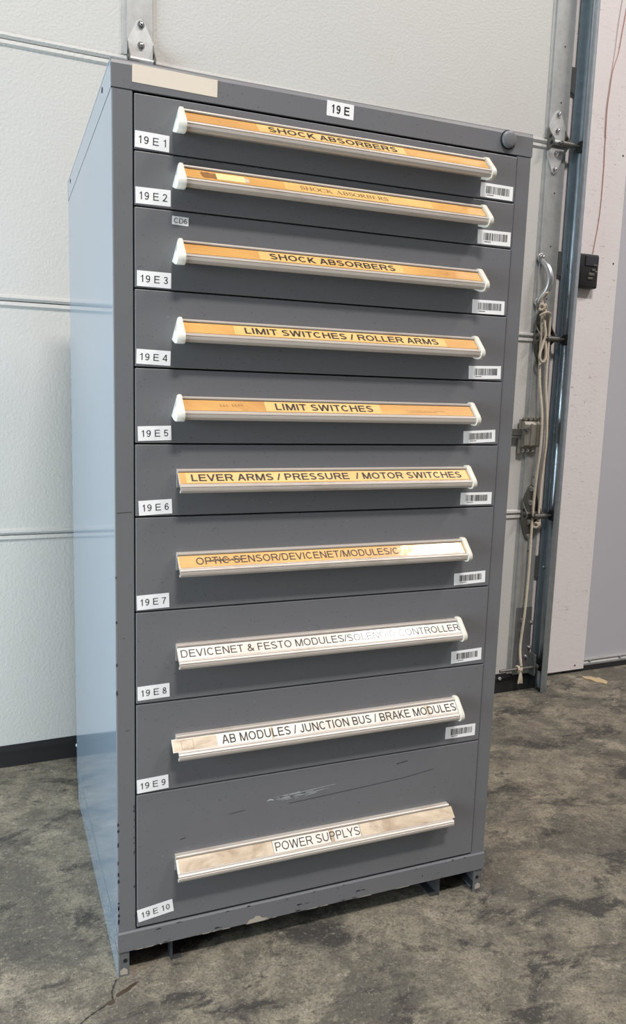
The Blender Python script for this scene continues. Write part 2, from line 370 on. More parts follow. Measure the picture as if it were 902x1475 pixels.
# ------------------------------------------------------------------ setting
YAW = math.atan(.025); D0 = Vector((0, .864, 0))
def wallpt(x, y, z):                         # a point given in the wall's own frame -> world
    c, s = math.cos(YAW), math.sin(YAW); return Vector((D0.x+x*c-y*s, D0.y+x*s+y*c, z))
fl = MB(); fl.box(-6, 7, -6, 2.2, -.05, 0)
def flat(pts, z, mi): fl.poly([(x, y, z) for x, y in pts], mi)
ck = spline([(-.004, -.004, 0), (-.0145, -.0270, 0), (-.0190, -.047, 0), (-.0482, -.0617, 0), (-.0709, -.0757, 0), (-.10, -.105, 0), (-.16, -.135, 0)], 6)
for i in range(len(ck)-1):
    a, b = ck[i], ck[i+1]; t = (b-a).normalized(); nrm = Vector((-t.y, t.x, 0)); wa = .0013+.0007*math.sin(i*2.1); wb = .0013+.0007*math.sin((i+1)*2.1)
    flat([(a+nrm*wa)[:2], (a-nrm*wa)[:2], (b-nrm*wb)[:2], (b+nrm*wb)[:2]], .0004, 1)
def blob(cx, cy, rx, ry, rot, z, mi, seed):
    rr = random.Random(seed); n = 26; ph = [rr.uniform(0, 6.28) for _ in range(4)]
    pts = []
    for i in range(n):
        a = 2*math.pi*i/n; k = 1+.16*math.sin(2*a+ph[0])+.14*math.sin(3*a+ph[1])+.09*math.sin(5*a+ph[2])+.06*math.sin(8*a+ph[3])
        x, y = rx*k*math.cos(a), ry*k*math.sin(a); pts.append((cx+x*math.cos(rot)-y*math.sin(rot), cy+x*math.sin(rot)+y*math.cos(rot)))
    flat(pts, z, mi)
blob(-.021, -.050, .008, .0055, .2, .0005, 2, 1)
blob(.009, -.031, .020, .0045, .45, .0005, 2, 4)
floor = tag(fl.build('floor', [FLOOR, CRACK, PUD]), kind='structure')

ob = MB(); ob.box(1.50, 1.987, .060, .085, .012, 3.1, 0, .002)
for (x, z) in ((1.965, 1.914), (1.962, 1.544), (1.941, .03)): ob.cyl((x, .0598, z), .0035, .001, 'y', 1, 12)
board = ob.build('wall_back', [OSB, BLACKINK]); board.location = D0; board.rotation_euler.z = YAW; tag(board, kind='structure')
rw = MB(); rw.box(7.6, 7.7, -7.0, 1.2, 0, 6.5); tag(rw.build('reflector_wall_right', [OSB]), kind='structure')  # unseen wall, added as something bright for the track to reflect
tm = MB(); tm.box(1.652, 1.690, .003, .0598, .02, 3.0, 0, .001); tmo = tm.build('added_gap_strip', [OSB]); tmo.location = D0; tmo.rotation_euler.z = YAW; tag(tmo, kind='structure')  # added strip, set forward to stand in for lit board beside the track
lb = MB(); lb.box(-5.6, -3.12, .02, .10, 0, 3.1, 0); lb.box(-5.6, 4.5, .10, .14, 2.6, 3.4, 0)
lbo = lb.build('wall_left', [OSB]); lbo.location = D0; lbo.rotation_euler.z = YAW; tag(lbo, kind='structure')

# grey neighbouring door
d2 = empty('door_2', D0, YAW, kind='structure')
m = MB(); m.box(1.90, 4.4, .088, .12, .042, 2.9, 0, .001); m.build('door_panel', [GREYD], d2)
m = MB(); m.prism([(.072, .040), (.088, .044), (.088, .018), (.070, .020), (.070, .028), (.075, .032)], 1.90, 4.4, lambda a, b, t: (t, a, b))
for x in (2.03, 2.19, 2.5, 2.9): m.cyl((x, .070, .036), .004, .004, 'y', 0, 10)
m.build('bottom_retainer', [GALV], d2)
m = MB(); m.prism([(.070, .019), (.092, .019), (.096, .0), (.066, .0)], 1.90, 4.4, lambda a, b, t: (t, a, b)); m.build('rubber_seal', [RUBBER], d2)

# sectional overhead door
d1 = empty('door_1', D0, YAW, kind='structure')
JZ = [.045, .648, 1.255, 1.876, 2.49, 3.05]
XL, XR = -3.1, 1.648
for i in range(5):
    z0, z1 = JZ[i]+.001, JZ[i+1]-.001
    # pan-formed steel section: proud lips at both joints, shallow step, flat embossed face
    prof = [(0, z0+.016), (-.006, z0+.013), (-.007, z0+.006), (-.003, z0), (.044, z0), (.044, z1), (.000, z1), (-.004, z1-.001), (-.005, z1-.010), (-.001, z1-.013), (0, z1-.015)]
    if i == 0: prof = [(0, z0), (.044, z0)] + prof[5:]
    m = MB(); m.prism(prof, XL, XR, lambda a, b, t: (t, a, b)); m.build('door_section', [DOORW], d1)
    for (a, b) in ((.175, .245), (1.565, 1.641), (-1.215, -1.145), (-2.6, -2.53)):
        st = MB(); st.box(a, b, -.0085, .0, z0+.018, z1-.017, 0, .0015, 1)
        st.box(a-.012, a, -.003, 0, z0+.018, z1-.017, 0)
        if a > 1:
            for zz in (.13, .30, .47): st.cyl((a+.04, -.0088, z0+zz), .0025, .001, 'y', 1, 10)
        st.build('stile', [GALV, BLACKINK], d1)
m = MB()
def bar_z(t): return .041+.0165*t
A = [(0, 0)]
m.prism([(-.014, 0), (.05, 0), (.05, 1), (-.002, 1.0), (-.004, .80), (-.012, .78), (-.012, .55)], XL, XR+.03, lambda a, b, t: (t, a, b*(.041+.016*max(t, 0))))
m.cyl((1.515, -.013, .054), .0055, .004, 'y', 1, 12); m.cyl((.024, -.013, .034), .005, .004, 'y', 1, 12)
m.build('bottom_seal', [RUBBER, STICK], d1)

def bolt(parent, x, y, z, r=.0075):
    b = MB(); b.cyl((x, y-.001, z), r*1.25, .002, 'y', 0, 16); b.cyl((x, y-.0045, z), r*.8, .006, 'y', 0, 6); b.dome((x, y-.007, z), r*.6, .002, 0, 12, 3)
    return b.build('bolt', [BOLT], parent, 30)
def hinge(zc, x, end, mats=GALVL):
    h = MB()
    up = [(x-.034, zc+.035), (x-.034, zc+.052), (x-.010, zc+.100), (x, zc+.106), (x+.010, zc+.100), (x+.034, zc+.052), (x+.034, zc+.012), (x-.034, zc+.012)]
    lo = [(x-.034, zc-.012), (x+.034, zc-.012), (x+.034, zc-.030), (x+.008, zc-.086), (x, zc-.092), (x-.010, zc-.086), (x-.034, zc-.034)]
    h.plate(up, -.0125, -.0086); h.plate(lo, -.0125, -.0086)
    # knuckle barrel and the ears beside it
    h.cyl((x, -.016, zc+.004), .0075, .066, 'x', 0, 14)
    ho = h.build('hinge', [mats], d1, 30)
    for sx in (-1, 1):
        h = MB(); h.prism([(-.009, zc+.055), (-.022, zc+.03), (-.040, zc+.006), (-.040, zc-.008), (-.020, zc-.022), (-.009, zc-.022)], x+sx*.0335-.0012, x+sx*.0335+.0012, lambda a, b, t: (t, a, b))
        for (yy, zz) in ((-.022, zc+.018), (-.028, zc-.003)): h.cyl((x+sx*.0335-.0016, yy, zz), .006, .0008, 'x', 1, 12)
        h.build('hinge_ear', [STEELD, DARK], ho)
    for dz in (.092, .042, -.028, -.078): bolt(ho, x+.001, -.0115, zc+dz)
    if end:
        s = MB(); s.cyl((x+.036, -.034, zc-.004), .0055, .09, 'x', 0, 14); s.cyl((x+.025, -.034, zc-.004), .009, .05, 'x', 0, 14); s.build('roller_stem', [STEELD], ho, 30)
        wv = MB(); wv.cyl((x+.082, -.034, zc-.004), .0185, .013, 'x', 0, 24, bev=.003); wv.build('roller_wheel', [RUBBER], ho, 30)
    return ho
for z in JZ[1:4]:
    hinge(z, .211, False)
    hinge(z, 1.595, True, GALVL if z > 1.5 else STEELD)

# pull handle on the right stile
m = MB()
hp = spline([(1.571, -.010, 1.512), (1.572, -.018, 1.500), (1.577, -.036, 1.478), (1.579, -.046, 1.445), (1.577, -.040, 1.412), (1.572, -.020, 1.388), (1.570, -.011, 1.372)], 7)
m.tube(hp, [.007+.005*math.sin(math.pi*i/(len(hp)-1)) for i in range(len(hp))], 10)
for z in (1.515, 1.370):
    m.cyl((1.570, -.0108, z), .0165, .005, 'y', 0, 24, bev=.0015)
ph = m.build('pull_handle', [mk_galv('zinc_handle', (196, 196, 196), .3, .85)], d1, 40)
bolt(ph, 1.570, -.0132, 1.517, .006); bolt(ph, 1.570, -.0132, 1.366, .006)

# slide latch below
m = MB()
m.prism([(-.0095, .975), (-.030, .972), (-.036, .962), (-.036, .892), (-.030, .886), (-.0095, .886)], 1.529, 1.600, lambda a, b, t: (t, a, b))
m.box(1.524, 1.601, -.016, -.0088, .862, .980, 0, .001, 1)
m.box(1.553, 1.559, -.039, -.036, .890, .965, 0); m.box(1.579, 1.586, -.039, -.036, .890, .965, 0)
for x in (1.535, 1.557, 1.575, 1.592): m.cyl((x, -.024, .982), .0065, .012, 'y', 0, 12)
lt = m.build('slide_latch', [mk_galv('latch_steel', (150, 146, 136), .45, .6)], d1, 30)
m = MB(); m.box(1.36, 1.532, -.022, -.014, .925, .947, 0, .001, 1); m.box(1.36, 1.53, -.02, -.010, .915, .921, 0, .001, 1); m.cyl((1.536, -.036, .945), .008, .014, 'y', 0, 14); m.build('latch_bolt', [STEELD], lt, 30)
for x in (1.540, 1.560, 1.582): bolt(lt, x, -.016, .873, .005)

# bottom fixture
m = MB(); m.plate([(1.572, .31), (1.640, .31), (1.646, .06), (1.572, .06)], -.0115, -.0086); m.box(1.640, 1.644, -.045, -.0086, .06, .14, 0, .001, 1)
bf = m.build('bottom_bracket', [mk_galv('bracket_steel', (124, 126, 126), .5, .6)], d1, 30)
for (x, z) in ((1.597, .263), (1.597, .22), (1.640, .157), (1.626, .125), (1.642, .25)): bolt(bf, x, -.0115, z, .006)
m = MB(); m.cyl((1.587, -.036, .091), .0052, .19, 'x', 0, 14, bev=.001); m.cyl((1.652, -.036, .091), .012, .008, 'x', 0, 18); m.build('roller_stem', [STEELD], bf, 30)
m = MB(); m.cyl((1.674, -.036, .091), .018, .013, 'x', 0, 22, bev=.003); m.build('roller_wheel', [RUBBER], bf, 30)

# vertical track: channel open towards the door, on clips to the board
tr = empty('door_track', wallpt(1.674, -.034, 0), YAW, label='tall galvanised steel roller track standing beside the white overhead door', category='track')
t_o = []
for a in [90+15*i for i in range(-12, 1)][::-1]:
    pass
outer = [(-.014, .026), (-.013, .028), (.004, .028)] + [(.004+.018*math.cos(math.radians(q)), .010+.018*math.sin(math.radians(q))) for q in (70, 45, 20, 0)] + [(.022, -.010)] + [(.004+.018*math.cos(math.radians(q)), -.010+.018*math.sin(math.radians(q))) for q in (-20, -45, -70, -90)] + [(-.010, -.0285), (-.014, -.026)]
inner = [(-.012, -.0245), (-.009, -.0262), (.004, -.0262)] + [(.004+.016*math.cos(math.radians(q)), -.010+.0162*math.sin(math.radians(q))) for q in (-70, -45, -20)] + [(.020, 0)] + [(.004+.016*math.cos(math.radians(q)), .010+.0162*math.sin(math.radians(q))) for q in (20, 45, 70)] + [(.004, .0262), (-.012, .0262)]
m = MB(); m.prism(outer+inner, .002, 3.0, lambda a, b, t: (a, b, t)); m.build('track_rail', [GALVT], tr, 35)
m = MB(); m.box(.018, .0205, .020, .090, .06, 3.0); m.build('wall_angle', [STEELD], tr)
for zc in (.45, 1.50, 2.08):
    m = MB(); m.prism([(-.034, zc+.045), (.022, zc+.045), (.022, zc-.045), (-.034, zc-.030)], .028, .0305, lambda a, b, t: (a, t, b)); m.box(-.034, -.031, .030, .036, zc-.03, zc+.045)
    k = m.build('track_clip', [STEELD], tr)
    b = MB(); b.cyl((.010, .027, zc), .006, .008, 'y', 0, 6); b.build('bolt', [BOLT], k)

# keypad on the board
kp = empty('wall_button_station', wallpt(1.826, .060, 1.445), YAW, label='small black plastic door control station with buttons on the white board', category='door control')
m = MB(); m.box(-.043, .043, -.026, 0, 0, .116, 0, .006, 3); m.build('housing', [BLACKP], kp, 40)
m = MB(); m.box(-.022, .038, -.029, -.0245, .075, .108, 0, .001, 1); m.box(.016, .036, -.0296, -.0285, .076, .081, 1); m.build('cover', [BLACKG, BUTT], kp)
for (x0, x1, z0, z1) in ((.010, .025, .058, .066), (-.004, .022, .042, .052), (-.006, .016, .029, .037)):
    m = MB(); m.box(x0, x1, -.029, -.0245, z0, z1, 0, .0012, 2); m.build('button', [BUTT], kp)
m = MB(); m.dome((.031, -.026, .058), .0028, .002, 0, 12, 4); m.build('indicator', [BOLT], kp, 40)

def wire(name, pts, mat, label, r=.0014):
    m = MB(); m.tube(spline([wallpt(x, .0585-r*.2, z) for x, z in pts], 5), r, 6)
    c = m.build(name, [mat], None, 60); tag(c, label, 'wire'); return c
wire('wire', [(1.930, 2.44), (1.911, 2.305), (1.902, 2.239), (1.883, 2.178), (1.8765, 2.113), (1.872, 2.05), (1.875, 1.962), (1.876, 1.915), (1.879, 1.847), (1.877, 1.70), (1.860, 1.57)], WIRE, 'thin reddish wire running down the white board to the black control station')
wire('wire', [(1.908, 2.47), (1.892, 2.338), (1.886, 2.244), (1.8795, 2.182), (1.8730, 2.113), (1.8685, 2.05), (1.8715, 1.962)], WIREW, 'short pale wire left of the reddish wire high on the white board', .0011)

# rope: three twisted strands following one path
def twisted(m, pts, r=.0045, pitch=.016, mi=0, step=.0022):
    P = [Vector(p) for p in pts]; Q = [P[0]]; carry = 0
    for a, b in zip(P, P[1:]):
        d = (b-a).length; t = step-carry
        while t <= d: Q.append(a+(b-a)*(t/d)); t += step
        carry = d-(t-step)
    for s in range(3):
        up = None; path = []
        for i, q in enumerate(Q):
            t = (Q[min(i+1, len(Q)-1)]-Q[max(i-1, 0)]).normalized()
            if up is None: up = t.orthogonal().normalized()
            up = (up-t*up.dot(t)).normalized(); k = t.cross(up)
            a = 2*math.pi*(i*step/pitch+s/3); path.append(q+(up*math.cos(a)+k*math.sin(a))*r*.52)
        m.tube(path, r*.56, 5, mi)
W = lambda x, y, z: wallpt(x, y, z)
rp = MB()
# eye round the handle's lower bend, knot, doubled loop, then two falls
pathA = spline([W(1.583, -.030, 1.400), W(1.573, -.046, 1.398), W(1.566, -.040, 1.392), W(1.566, -.030, 1.375), W(1.574, -.030, 1.355), W(1.580, -.034, 1.340), W(1.579, -.030, 1.318), W(1.588, -.034, 1.27), W(1.580, -.034, 1.235), W(1.568, -.036, 1.20), W(1.567, -.036, 1.185), W(1.579, -.036, 1.172), W(1.592, -.036, 1.182), W(1.594, -.034, 1.215), W(1.588, -.030, 1.265), W(1.585, -.028, 1.32)], 8)
twisted(rp, pathA)
twisted(rp, spline([W(1.561, -.032, 1.325), W(1.572, -.044, 1.334), W(1.588, -.044, 1.333), W(1.601, -.034, 1.322), W(1.604, -.032, 1.29), W(1.604, -.033, 1.22), W(1.606, -.033, 1.10), W(1.610, -.045, .99), W(1.613, -.047, .90), W(1.617, -.034, .78), W(1.621, -.028, .70), W(1.622, -.028, .655), W(1.619, -.030, .625)], 8))
twisted(rp, spline([W(1.575, -.026, 1.335), W(1.580, -.022, 1.25), W(1.585, -.024, 1.12), W(1.590, -.042, 1.00), W(1.590, -.047, .90), W(1.590, -.040, .80), W(1.594, -.030, .70), W(1.597, -.026, .60), W(1.600, -.024, .45), W(1.596, -.024, .30), W(1.585, -.026, .17), W(1.578, -.046, .102)], 8))
for c in ((1.572, -.034, 1.352), (1.619, -.030, .612)):
    twisted(rp, spline([W(c[0]+.010*math.cos(a)+.004*math.sin(2*a), c[1]+.008*math.sin(a), c[2]+.009*math.sin(a*1.5)) for a in [i*.5 for i in range(22)]], 3), .0042)
twisted(rp, spline([W(1.574+.003*math.sin(a*3), -.036-.0105*math.cos(a), .091+.0105*math.sin(a)) for a in [i*.4 for i in range(32)]], 2), .004)
twisted(rp, spline([W(1.568+.0008*i, -.036-.0105*math.cos(i*.42), .091+.0105*math.sin(i*.42)) for i in range(18)], 2), .004)
for k in range(7):
    x = 1.578+.0018*(k-3); rp.tube(spline([W(1.577, -.044, .090), W(x, -.046, .066), W(x+.001*(k-3), -.046+.002*(k % 3), .040+.003*(k % 2))], 4), .0024, 5)
rope = rp.build('rope', [ROPEM], None, 60); tag(rope, 'frayed off-white rope knotted to the door pull handle and hanging down the stile', 'rope')

m = MB()
pts = [(1.934, .962), (1.930, .935), (1.937, .918), (1.944, .896), (1.955, .884), (1.962, .868), (1.974, .876), (1.985, .884), (1.993, .905), (1.986, .918), (1.990, .934), (1.976, .931), (1.966, .942), (1.953, .944), (1.946, .958)]
vt = [m.bm.verts.new((x, y-.03, .001+.005*random.random())) for x, y in pts]; vb = [m.bm.verts.new((v.co.x, v.co.y, 0.0)) for v in vt]
m.bm.faces.new(vt); m.bm.faces.new(vb[::-1])
for i in range(len(vt)): m.bm.faces.new((vt[i], vt[(i+1) % len(vt)], vb[(i+1) % len(vb)], vb[i]))
tag(m.build('paper_scrap', [SCRAP]), 'small tan flake of scrap on the concrete by the white board', 'scrap')

# ------------------------------------------------------------------ drawer cabinet
W_, D_, H_ = .762, .632, 1.497
ZCB, ZBT, ZBB = 1.454, .086, .047
XA, XB = .0324, .7307
cab = empty('drawer_cabinet', (0, 0, 0), 0, label='tall grey steel ten-drawer parts cabinet standing on the stained concrete floor', category='cabinet')
T = .0018
for sx in (0, 1):
    m = MB()
    X = (lambda x: x) if sx == 0 else (lambda x: W_-x)
    xi = XA-.0012
    prof = [(0, D_), (0, .0022), (.0008, .0006), (.0022, 0), (xi-.001, 0), (xi, .0006), (xi, .03), (xi-T, .03), (xi-T, T), (T, T), (T, D_)]
    m.prism(prof, ZBT, ZCB-.0012, lambda a, b, t: (X(a), b, t))
    for fa in m.bm.faces:
        if all(v.co.y < .0023 for v in fa.verts): fa.material_index = 2
    if sx == 0:                              # chips along the corner near the floor
        rr = random.Random(3)
        for k in range(16):
            z = .10+.24*rr.random()**1.5 if k < 12 else .45+.3*rr.random(); h = .003+.007*rr.random(); q = .0012+.0022*rr.random()
            m.poly([(.0006, -.0002, z), (.0012+q, -.0002, z+.3*h), (.0012+q*.6, -.0002, z+h), (.0006, -.0002, z+h*.9)], 1)
        for k in range(10):
            z = .10+.22*rr.random(); h = .002+.006*rr.random(); q = .001+.002*rr.random()
            m.poly([(xi-.001, -.0002, z), (xi-.001-q, -.0002, z+.4*h), (xi-.001, -.0002, z+h)], 1)
        for z, x0, x1 in ((.82, .004, .028), (.612, .012, .015), (.452, .016, .022)): m.poly([(x0, -.0002, z), (x1, -.0002, z+.001), (x1, -.0002, z+.0018), (x0, -.0002, z+.001)], 1)
    m.build('side_panel', [SIDE, SCRD, PAINT], cab)
m = MB(); m.box(T, W_-T, D_-.003, D_-.0008, ZBT, ZCB-.001); m.box(.034, .728, .10, .105, ZBT+.01, ZCB-.01, 1); m.box(.0305, .7325, .022, .024, ZBT, ZCB-.002, 1); m.build('back_panel', [PAINT, DARK], cab)
# cap with rolled front edge
m = MB()
m.prism([(-.001, ZCB), (-.001, H_-.010), (.0004, H_-.005), (.004, H_-.0015), (.009, H_), (D_, H_), (D_, ZCB), (D_-.003, ZCB), (D_-.003, H_-.004), (.003, H_-.004), (.003, ZCB)], -.0004, W_+.0004, lambda a, b, t: (t, a, b))
m.box(-.0004, .0015, .0005, D_, ZCB, H_-.003); m.box(W_-.0015, W_+.0004, .0005, D_, ZCB, H_-.003)
for y in (.089, .577): m.cyl((-.0006, y, 1.4825), .0045, .0008, 'x', 1, 14)
for fa in m.bm.faces:
    if fa.material_index == 0 and all(v.co.x < .0016 for v in fa.verts): fa.material_index = 2
m.build('top_cap', [PAINT, DARK, SIDE], cab)
m = MB(); m.cyl((.7071, -.0015, 1.4765), .0165, .002, 'y', 1, 32); m.cyl((.7071, -.004, 1.4765), .0148, .006, 'y', 0, 32, bev=.002); m.dome((.7071, -.0065, 1.4765), .0135, .0025, 0, 28, 5)
k = m.build('lock_knob', [PAINT, DARK], cab, 40)
# base
m = MB()
m.prism([(-.001, ZBT-.0004), (-.003, ZBT-.003), (-.003, ZBB+.002), (-.001, ZBB), (.03, ZBB), (.03, ZBB+.002), (.001, ZBB+.002), (.001, ZBT-.0004)], 0, W_, lambda a, b, t: (t, a, b))
m.box(0, .002, 0, D_, ZBB, ZBT-.0008, 3); m.box(-.0010, .001, .002, D_, ZBT-.0030, ZBT-.0008, 3); m.box(W_-.002, W_, 0, D_, ZBB, ZBT-.0008); m.box(0.002, W_-.002, .004, D_, ZBT-.004, ZBT-.002)
m.box(0, W_, D_-.003, D_, ZBB, ZBT-.001)
rr = random.Random(11)
for i in range(30):
    x = .03+.68*rr.random(); z = rr.choice((ZBT-.004, ZBB+.003, ZBB+.006, ZBT-.008, ZBB+.015)); l = .002+.010*rr.random(); h = .0008+.002*rr.random()
    m.poly([(x, -.0033, z), (x+l, -.0033, z+.3*h), (x+l*.8, -.0033, z+h), (x+l*.2, -.0033, z+h*1.2)], 1)
m.poly([(.235, -.0033, .0475), (.243, -.0033, .056), (.250, -.0033, .0565), (.254, -.0033, .0605), (.262, -.0033, .059), (.267, -.0033, .054), (.277, -.0033, .0525), (.279, -.0033, .0475)], 2)
for i in range(16):
    x = .02+.6*rr.random(); l = .006+.03*rr.random(); m.poly([(x, -.0033, ZBB+.0012), (x+l, -.0033, ZBB+.0012), (x+l*.9, -.0033, ZBB+.0028), (x+l*.2, -.0033, ZBB+.0022)], 2)
m.build('base_rail', [PAINT, SCRD, CHIP, SIDE], cab)
FOOTD = mk_galv('shaded_foot_steel', (74, 74, 75), .5, .3)  # shade beneath the cabinet put into a darker steel colour
# runners below: an outer bracket with a bolt hole and an inner plate on each side
for sx in (0, 1):
    X = (lambda x: x) if sx == 0 else (lambda x: W_-x)
    m = MB()
    m.prism([(.0, D_-.02), (.0, .002), (.002, 0), (.020, 0), (.020, .003), (.003, .003), (.003, D_-.02)], 0, ZBB, lambda a, b, t: (X(a), b, t))
    m.prism([(.003, 0), (.018, 0), (.018, .0025), (.003, .0025)], .012, D_-.02, lambda a, b, t: (X(a), t, b))
    m.cyl((X(.013), -.0004, .030), .0036, .0008, 'y', 1, 14)
    m.poly([(X(.004), -.0003, .004), (X(.017), -.0003, .003), (X(.017), -.0003, .012), (X(.011), -.0003, .017), (X(.004), -.0003, .013)], 2)
    [setattr(fa, 'material_index', 3) for fa in m.bm.faces if fa.material_index == 0 and all(abs(v.co.x-X(0)) < 1e-5 for v in fa.verts)]
    m.build('foot', [mk_galv('painted_foot', (104, 104, 104), .5, .1), DARK, CHIP, SIDE], cab)
    m = MB(); m.prism([(.097, .0), (.100, .0), (.100, ZBB), (.097, ZBB)], .01, D_-.02, lambda a, b, t: (X(a), t, b)); m.prism([(.100, 0), (.118, 0), (.118, .0025), (.100, .0025)], .012, D_-.02, lambda a, b, t: (X(a), t, b)); m.build('foot_plate', [FOOTD], cab)

# stickers on a vertical face
def sticker(name, cx, cz, w_, h_, rot, y, parent, txt=None, tw=.8, th=.5, bold=.0, bars=0, mat=None, label=None, seed=0):
    c, s = math.cos(math.radians(rot)), math.sin(math.radians(rot))
    P = lambda a, b, q: (cx+a*c-b*s, y-q, cz+a*s+b*c)
    m = MB(); m.prism([(-w_/2, -h_/2), (w_/2, -h_/2), (w_/2, h_/2), (-w_/2, h_/2)], 0, .0004, P)
    if txt:
        V, Pn = text_polys(txt, bold); V = fit(V, w_*tw, h_*th); add_polys(m, V, Pn, lambda a, b: P(a, b, .0006), 1)
    if bars:
        rr = random.Random(seed); x = -w_*.33
        while x < w_*.38:
            b = rr.choice((.0006, .0006, .0012, .0018)); m.poly([P(x, -h_*.22, .0006), P(x+b, -h_*.22, .0006), P(x+b, h_*.30, .0006), P(x, h_*.30, .0006)], 1); x += b+rr.choice((.0006, .0009, .0014))
        for i in range(9): m.poly([P(-w_*.30+i*.0016, -h_*.36, .0006), P(-w_*.30+i*.0016+.001, -h_*.36, .0006), P(-w_*.30+i*.0016+.001, -h_*.29, .0006), P(-w_*.30+i*.0016, -h_*.29, .0006)], 1)
    o = m.build(name, [mat or STICK, BLACKINK], parent)
    if label: o['label'] = label
    return o
sticker('blank_label', .0964, 1.4762, .1316, .0250, -.7, -.001, cab, mat=STICKC, label='blank cream label on the cap')
sticker('cabinet_tag', .3726, 1.4762, .0488, .0234, -1.2, -.001, cab, '19 E', .68, .56, .06, label='white 19 E tag')

SEAM = [1.4513, 1.3706, 1.2903, 1.1696, 1.0501, .9309, .8131, .6555, .4969, .3361, .0883]
ZT = [1.436, 1.356, 1.2455, 1.127, 1.007, .8905, .753, .597, .4365, .215]
TAGS = [(60.5,1385.4,52.5,23.5,-1.5),(62.1,1306.2,54.2,23.9,.5),(63.6,1184.4,53.8,23.3,-.4),(62.7,1066.2,54.4,22.8,-1.5),(64.5,947.6,54.1,23.1,1.8),(65.8,828.6,54.5,23.8,2.4),(62,672.1,53.9,24.4,1.8),(62.9,516.4,54.3,24,1.5),(61.5,351.9,54.3,24.3,2.4),(66.3,114.1,63.3,23.2,7.2)]
BARS = [(689.7,1386,70.1,24.4,-.5),(690.4,1306.2,71.5,24.8,.8),(687.3,1183.7,70.7,24.5,.7),(688.5,1065.7,71.3,23.7,1.8),(685.2,946.9,71.3,22.9,2.8),(686.5,829.5,70.5,23,0),(683.2,674.5,71.4,23,1.9),(686.8,517.9,70.1,24.3,1.8),(683.8,361.2,69.9,24.6,-.5)]
WORDS = [('SHOCK ABSORBERS', 241.2, 471.2, .64, .062), ('serif', 298.1, 458.4, .44, 0), ('SHOCK ABSORBERS', 248.1, 477.5, .64, .062), ('LIMIT SWITCHES / ROLLER ARMS', 207.7, 571.5, .62, .062), ('LIMIT SWITCHES', 263.6, 446, .64, .062),
         ('LEVER ARMS / PRESSURE  / MOTOR SWITCHES', 120.6, 636.6, .62, .062), ('OPTIC SENSOR/DEVICENET/MODULES/C', 129.9, 510, .60, .012), ('DEVICENET & FESTO MODULES/SOLENOID CONTROLLER', 105, 652.6, .60, .012), ('AB MODULES / JUNCTION BUS / BRAKE MODULES', 178.6, 656, .68, .035), ('POWER SUPPLYS', 283.6, 455.5, .66, .0)]
# handle section: (out from the drawer front, below the handle's top edge)
HP = [(0, 0), (.0085, 0), (.0100, -.0010), (.0104, -.0025), (.0100, -.0042), (.0070, -.0046), (.0085, -.0060), (.0245, -.0232), (.0262, -.0234), (.0285, -.0240), (.0302, -.0256), (.0306, -.0272), (.0294, -.0281), (.0306, -.0290), (.0305, -.0330), (.0290, -.0360), (.0258, -.0372), (.0215, -.0365), (.0215, -.0345), (.0250, -.0335), (.0265, -.0300), (.0230, -.0260), (.0180, -.0240), (.0060, -.0080), (.0020, -.0080), (.0020, -.0300), (0, -.0300)]
CAPP = [(0, .0025), (.0060, .0030), (.0095, .0015), (.0310, -.0230), (.0335, -.0280), (.0332, -.0340), (.0300, -.0385), (.0240, -.0400), (.0160, -.0390), (0, -.0330)]
SL0, SL1 = Vector((.0092, -.0064)), Vector((.0243, -.0230))
SD = (SL1-SL0); SLEN = SD.length; SD /= SLEN; SN = Vector((-SD.y, SD.x))
if SN.x < 0: SN = -SN
def slope(x, v, q, zt):                      # v: distance down from the slope's top edge, q: height above it
    p = SL0+SD*v+SN*q; return (x, -p.x, zt+p.y)
